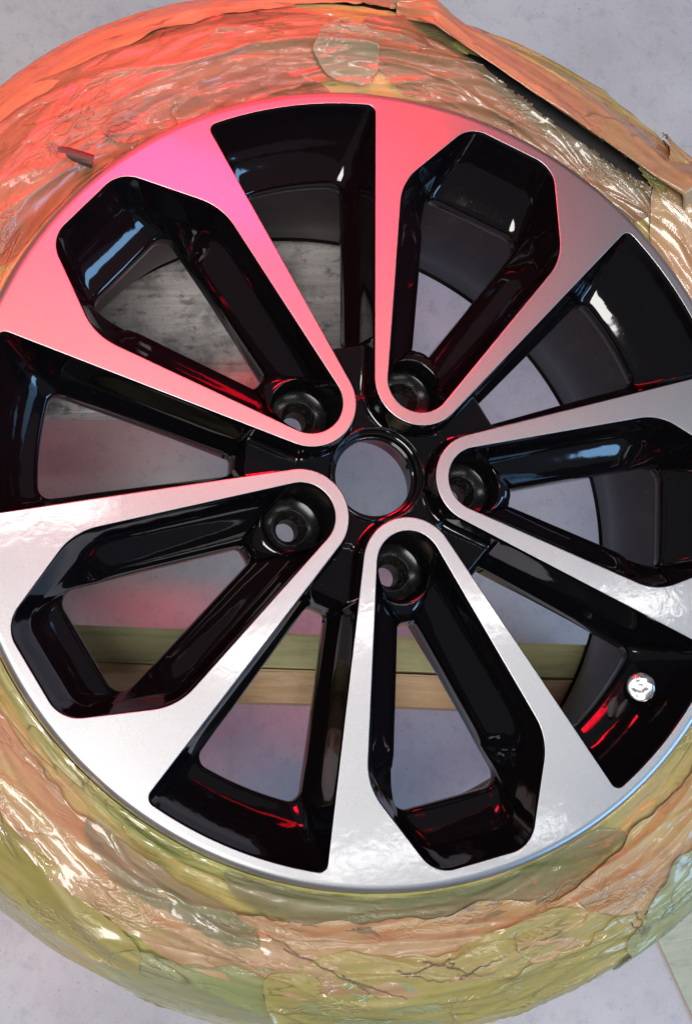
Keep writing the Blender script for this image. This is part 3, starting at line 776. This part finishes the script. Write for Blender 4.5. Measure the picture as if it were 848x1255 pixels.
patch('yellow green film fold outside the slanting peach tape', 268, 296, 52, 110, 'yellow', 16.0, 3.0, -10, 1.2, 3, 6)
patch('pale green loose film sheet at the lower right corner', 289, 330, 46, 150, 'pale', 17.0, 5.0, -6, 1.6, 4, 7)

# the long folded flap at the upper right: hinged on the outer edge, its free inner edge straight and raised
def flap():
    A, B = FA, FB
    nu, nv = 150, 46; G = np.zeros((nu, nv, 3))
    for i, u in enumerate(np.linspace(0, 1, nu)):
        th = R(80) + (R(31.5) - R(80)) * u
        root = to_tyre(np.array(th), np.array(60.0 + 52 * sstep(0, 1, min(1, u / .22, (1 - u) / .16)) + 2 * math.sin(7 * u)), np.array(7.0))
        env = min(1, u / .12, (1 - u) / .05); env = env * env * (3 - 2 * env)
        free = A + (B - A) * u; free[2] += 0.015 * env
        mid = (root + free) / 2 + np.array((0.012 * math.cos(th), 0.012 * math.sin(th), 0.012 * env + 0.006))
        for j, v in enumerate(np.linspace(0, 1.16, nv)):
            if v <= 1:
                p = root * (1 - v) ** 2 + 2 * mid * v * (1 - v) + free * v ** 2
            else:      # the free edge is turned under
                k = (v - 1) / .16; p = free + env * np.array((0.004 * math.cos(th) * k, 0.004 * math.sin(th) * k, -0.0035 * math.sin(k * 1.5)))
            G[i, j] = p
    x = np.linspace(0, 1, nu)[:, None] * 260; y = np.linspace(0, 1.16, nv)[None] * 52
    hgt = 2.6 * ridge(pn((x + 3 * y) / 150, (y + .03 * x) / 11, 31.2), 3) ** 2 + 1.0 * pn(x / 40, y / 9, 8.8) + 0.5 * ridge(pn(x / 14, y / 6, 5.5), 3)
    G[..., 2] += hgt * MM * np.minimum(1, y / 10)
    return G
o = grid_obj('masking_flap', flap(), M['amber'], None, flip=True, uv=np.stack(np.meshgrid(np.linspace(0, .26, 150), np.linspace(0, .06, 46), indexing='ij'), -1))
tag(o, 'long folded tan flap of masking tape standing up over a dark gap', 'tape', 'masking pieces on the tyre')

def curl_roll(name, label, th, s, length, rad, turn, mat, h=5):
    c = to_tyre(np.array(R(th)), np.array(float(s)), np.array(float(h)))
    nu, nv = 30, 40; G = np.zeros((nu, nv, 3)); d = np.array((math.cos(turn), math.sin(turn), 0.05)); e = np.array((-math.sin(turn), math.cos(turn), 0)); 
    for i, u in enumerate(np.linspace(-.5, .5, nu)):
        for j, t in enumerate(np.linspace(0, 1, nv)):
            a = t * 2 * math.pi * 1.25; r_ = rad * (1.05 - .42 * t + .08 * float(pn(u * 4, t * 3, 1.7)))
            G[i, j] = c + d * length * (u + 0.06 * float(pn(t * 4, 2.2, u)) ) + e * r_ * math.cos(a) + np.array((0, 0, 1)) * r_ * math.sin(a)
    o = grid_obj(name, G, M[mat], uv=np.stack(np.meshgrid(np.linspace(0, length, nu), np.linspace(0, .03, nv), indexing='ij'), -1)); tag(o, label, 'tape', 'masking pieces on the tyre'); return o
curl_roll('tape_curl', 'small brown curled up roll of tape at the upper left of the rim', 127.4, 22, 0.026, 0.0042, R(-22), 'curl', 4)

# dark wrinkles of the film, put in as added thin brown strips
def wrinkle_strip(label, pts_list, seed):
    V, F = [], []
    for pts in pts_list:
        p = resample(chaikin(np.array([(a, s) for a, s in pts], float), 2), 26)
        for i, (a, s) in enumerate(p):
            t = i / 25; wd = 0.45 * (1 - t * .7) * (0.7 + 0.6 * abs(float(pn(i * .5, seed, 1.1))))
            th = R(a + 0.6 * float(pn(i * .33, seed, 5.1))); s += 1.6 * float(pn(i * .37, seed, 8.3))
            hh = 1 + 0.75 * float(folds(np.array(th), np.array(s))) + 5.4 + 1.1 * float(pn(i * .4, seed, 3.3))
            for q, (ds, dh) in enumerate(((-wd, 0), (0, wd * 1.3), (wd, 0))):
                V.append(to_tyre(np.array(th), np.array(s + ds), np.array(hh + dh)))
            if i:
                b = len(V) - 6
                for q in range(2): F.append((b + q, b + q + 1, b + q + 4, b + q + 3))
    o = mesh_obj('film_wrinkle', V, F, M['brown']); tag(o, label, 'wrinkle_strip', 'masking pieces on the tyre')
wrinkle_strip('dark brown strips drawing a branching wrinkle of the film at the bottom centre', [[(265, 40), (268, 44), (271, 50), (273, 52)], [(268, 40), (269, 47), (269.5, 52)], [(263, 46), (266, 43), (270, 40)], [(269, 50), (273, 46), (275, 46)], [(262, 43), (265, 48), (268, 51)]], 1.3)
wrinkle_strip('thin brown strips drawing a film wrinkle left of the branching one at the bottom', [[(249, 38), (253, 41), (256, 46), (260, 52), (263, 56)], [(256, 46), (258, 49), (259, 54)]], 4.7)
wrinkle_strip('small dark strips drawing a pinched wrinkle beside the loose green film at the lower right', [[(291, 54), (291.5, 62), (291, 70)], [(290, 57), (291, 63), (291.2, 67)], [(292.4, 57), (291.6, 62)]], 7.9)

# sheet of masking plastic lying on the floor at the lower right
G = np.zeros((40, 40, 3))
ex = np.array((0.018, -0.064)); ex = ex / np.linalg.norm(ex); ey = np.array((-ex[1], ex[0]))
for i, u in enumerate(np.linspace(-0.25, 0.35, 40)):
    for j, v in enumerate(np.linspace(0, 0.5, 40)):
        q = np.array((0.328, -0.386)) + ex * u + ey * v
        G[i, j] = (q[0], q[1], ZF + 0.0025 + 0.002 * abs(float(pn(u * 22, v * 16, 2.2))) + 0.0006 * float(pn(u * 70, v * 60, 4.2)))
o = grid_obj('floor_sheet', G, M['sheet'], uv=G[..., :2])
tag(o, 'grey green protective sheet lying on the floor at the lower right corner', 'sheet')
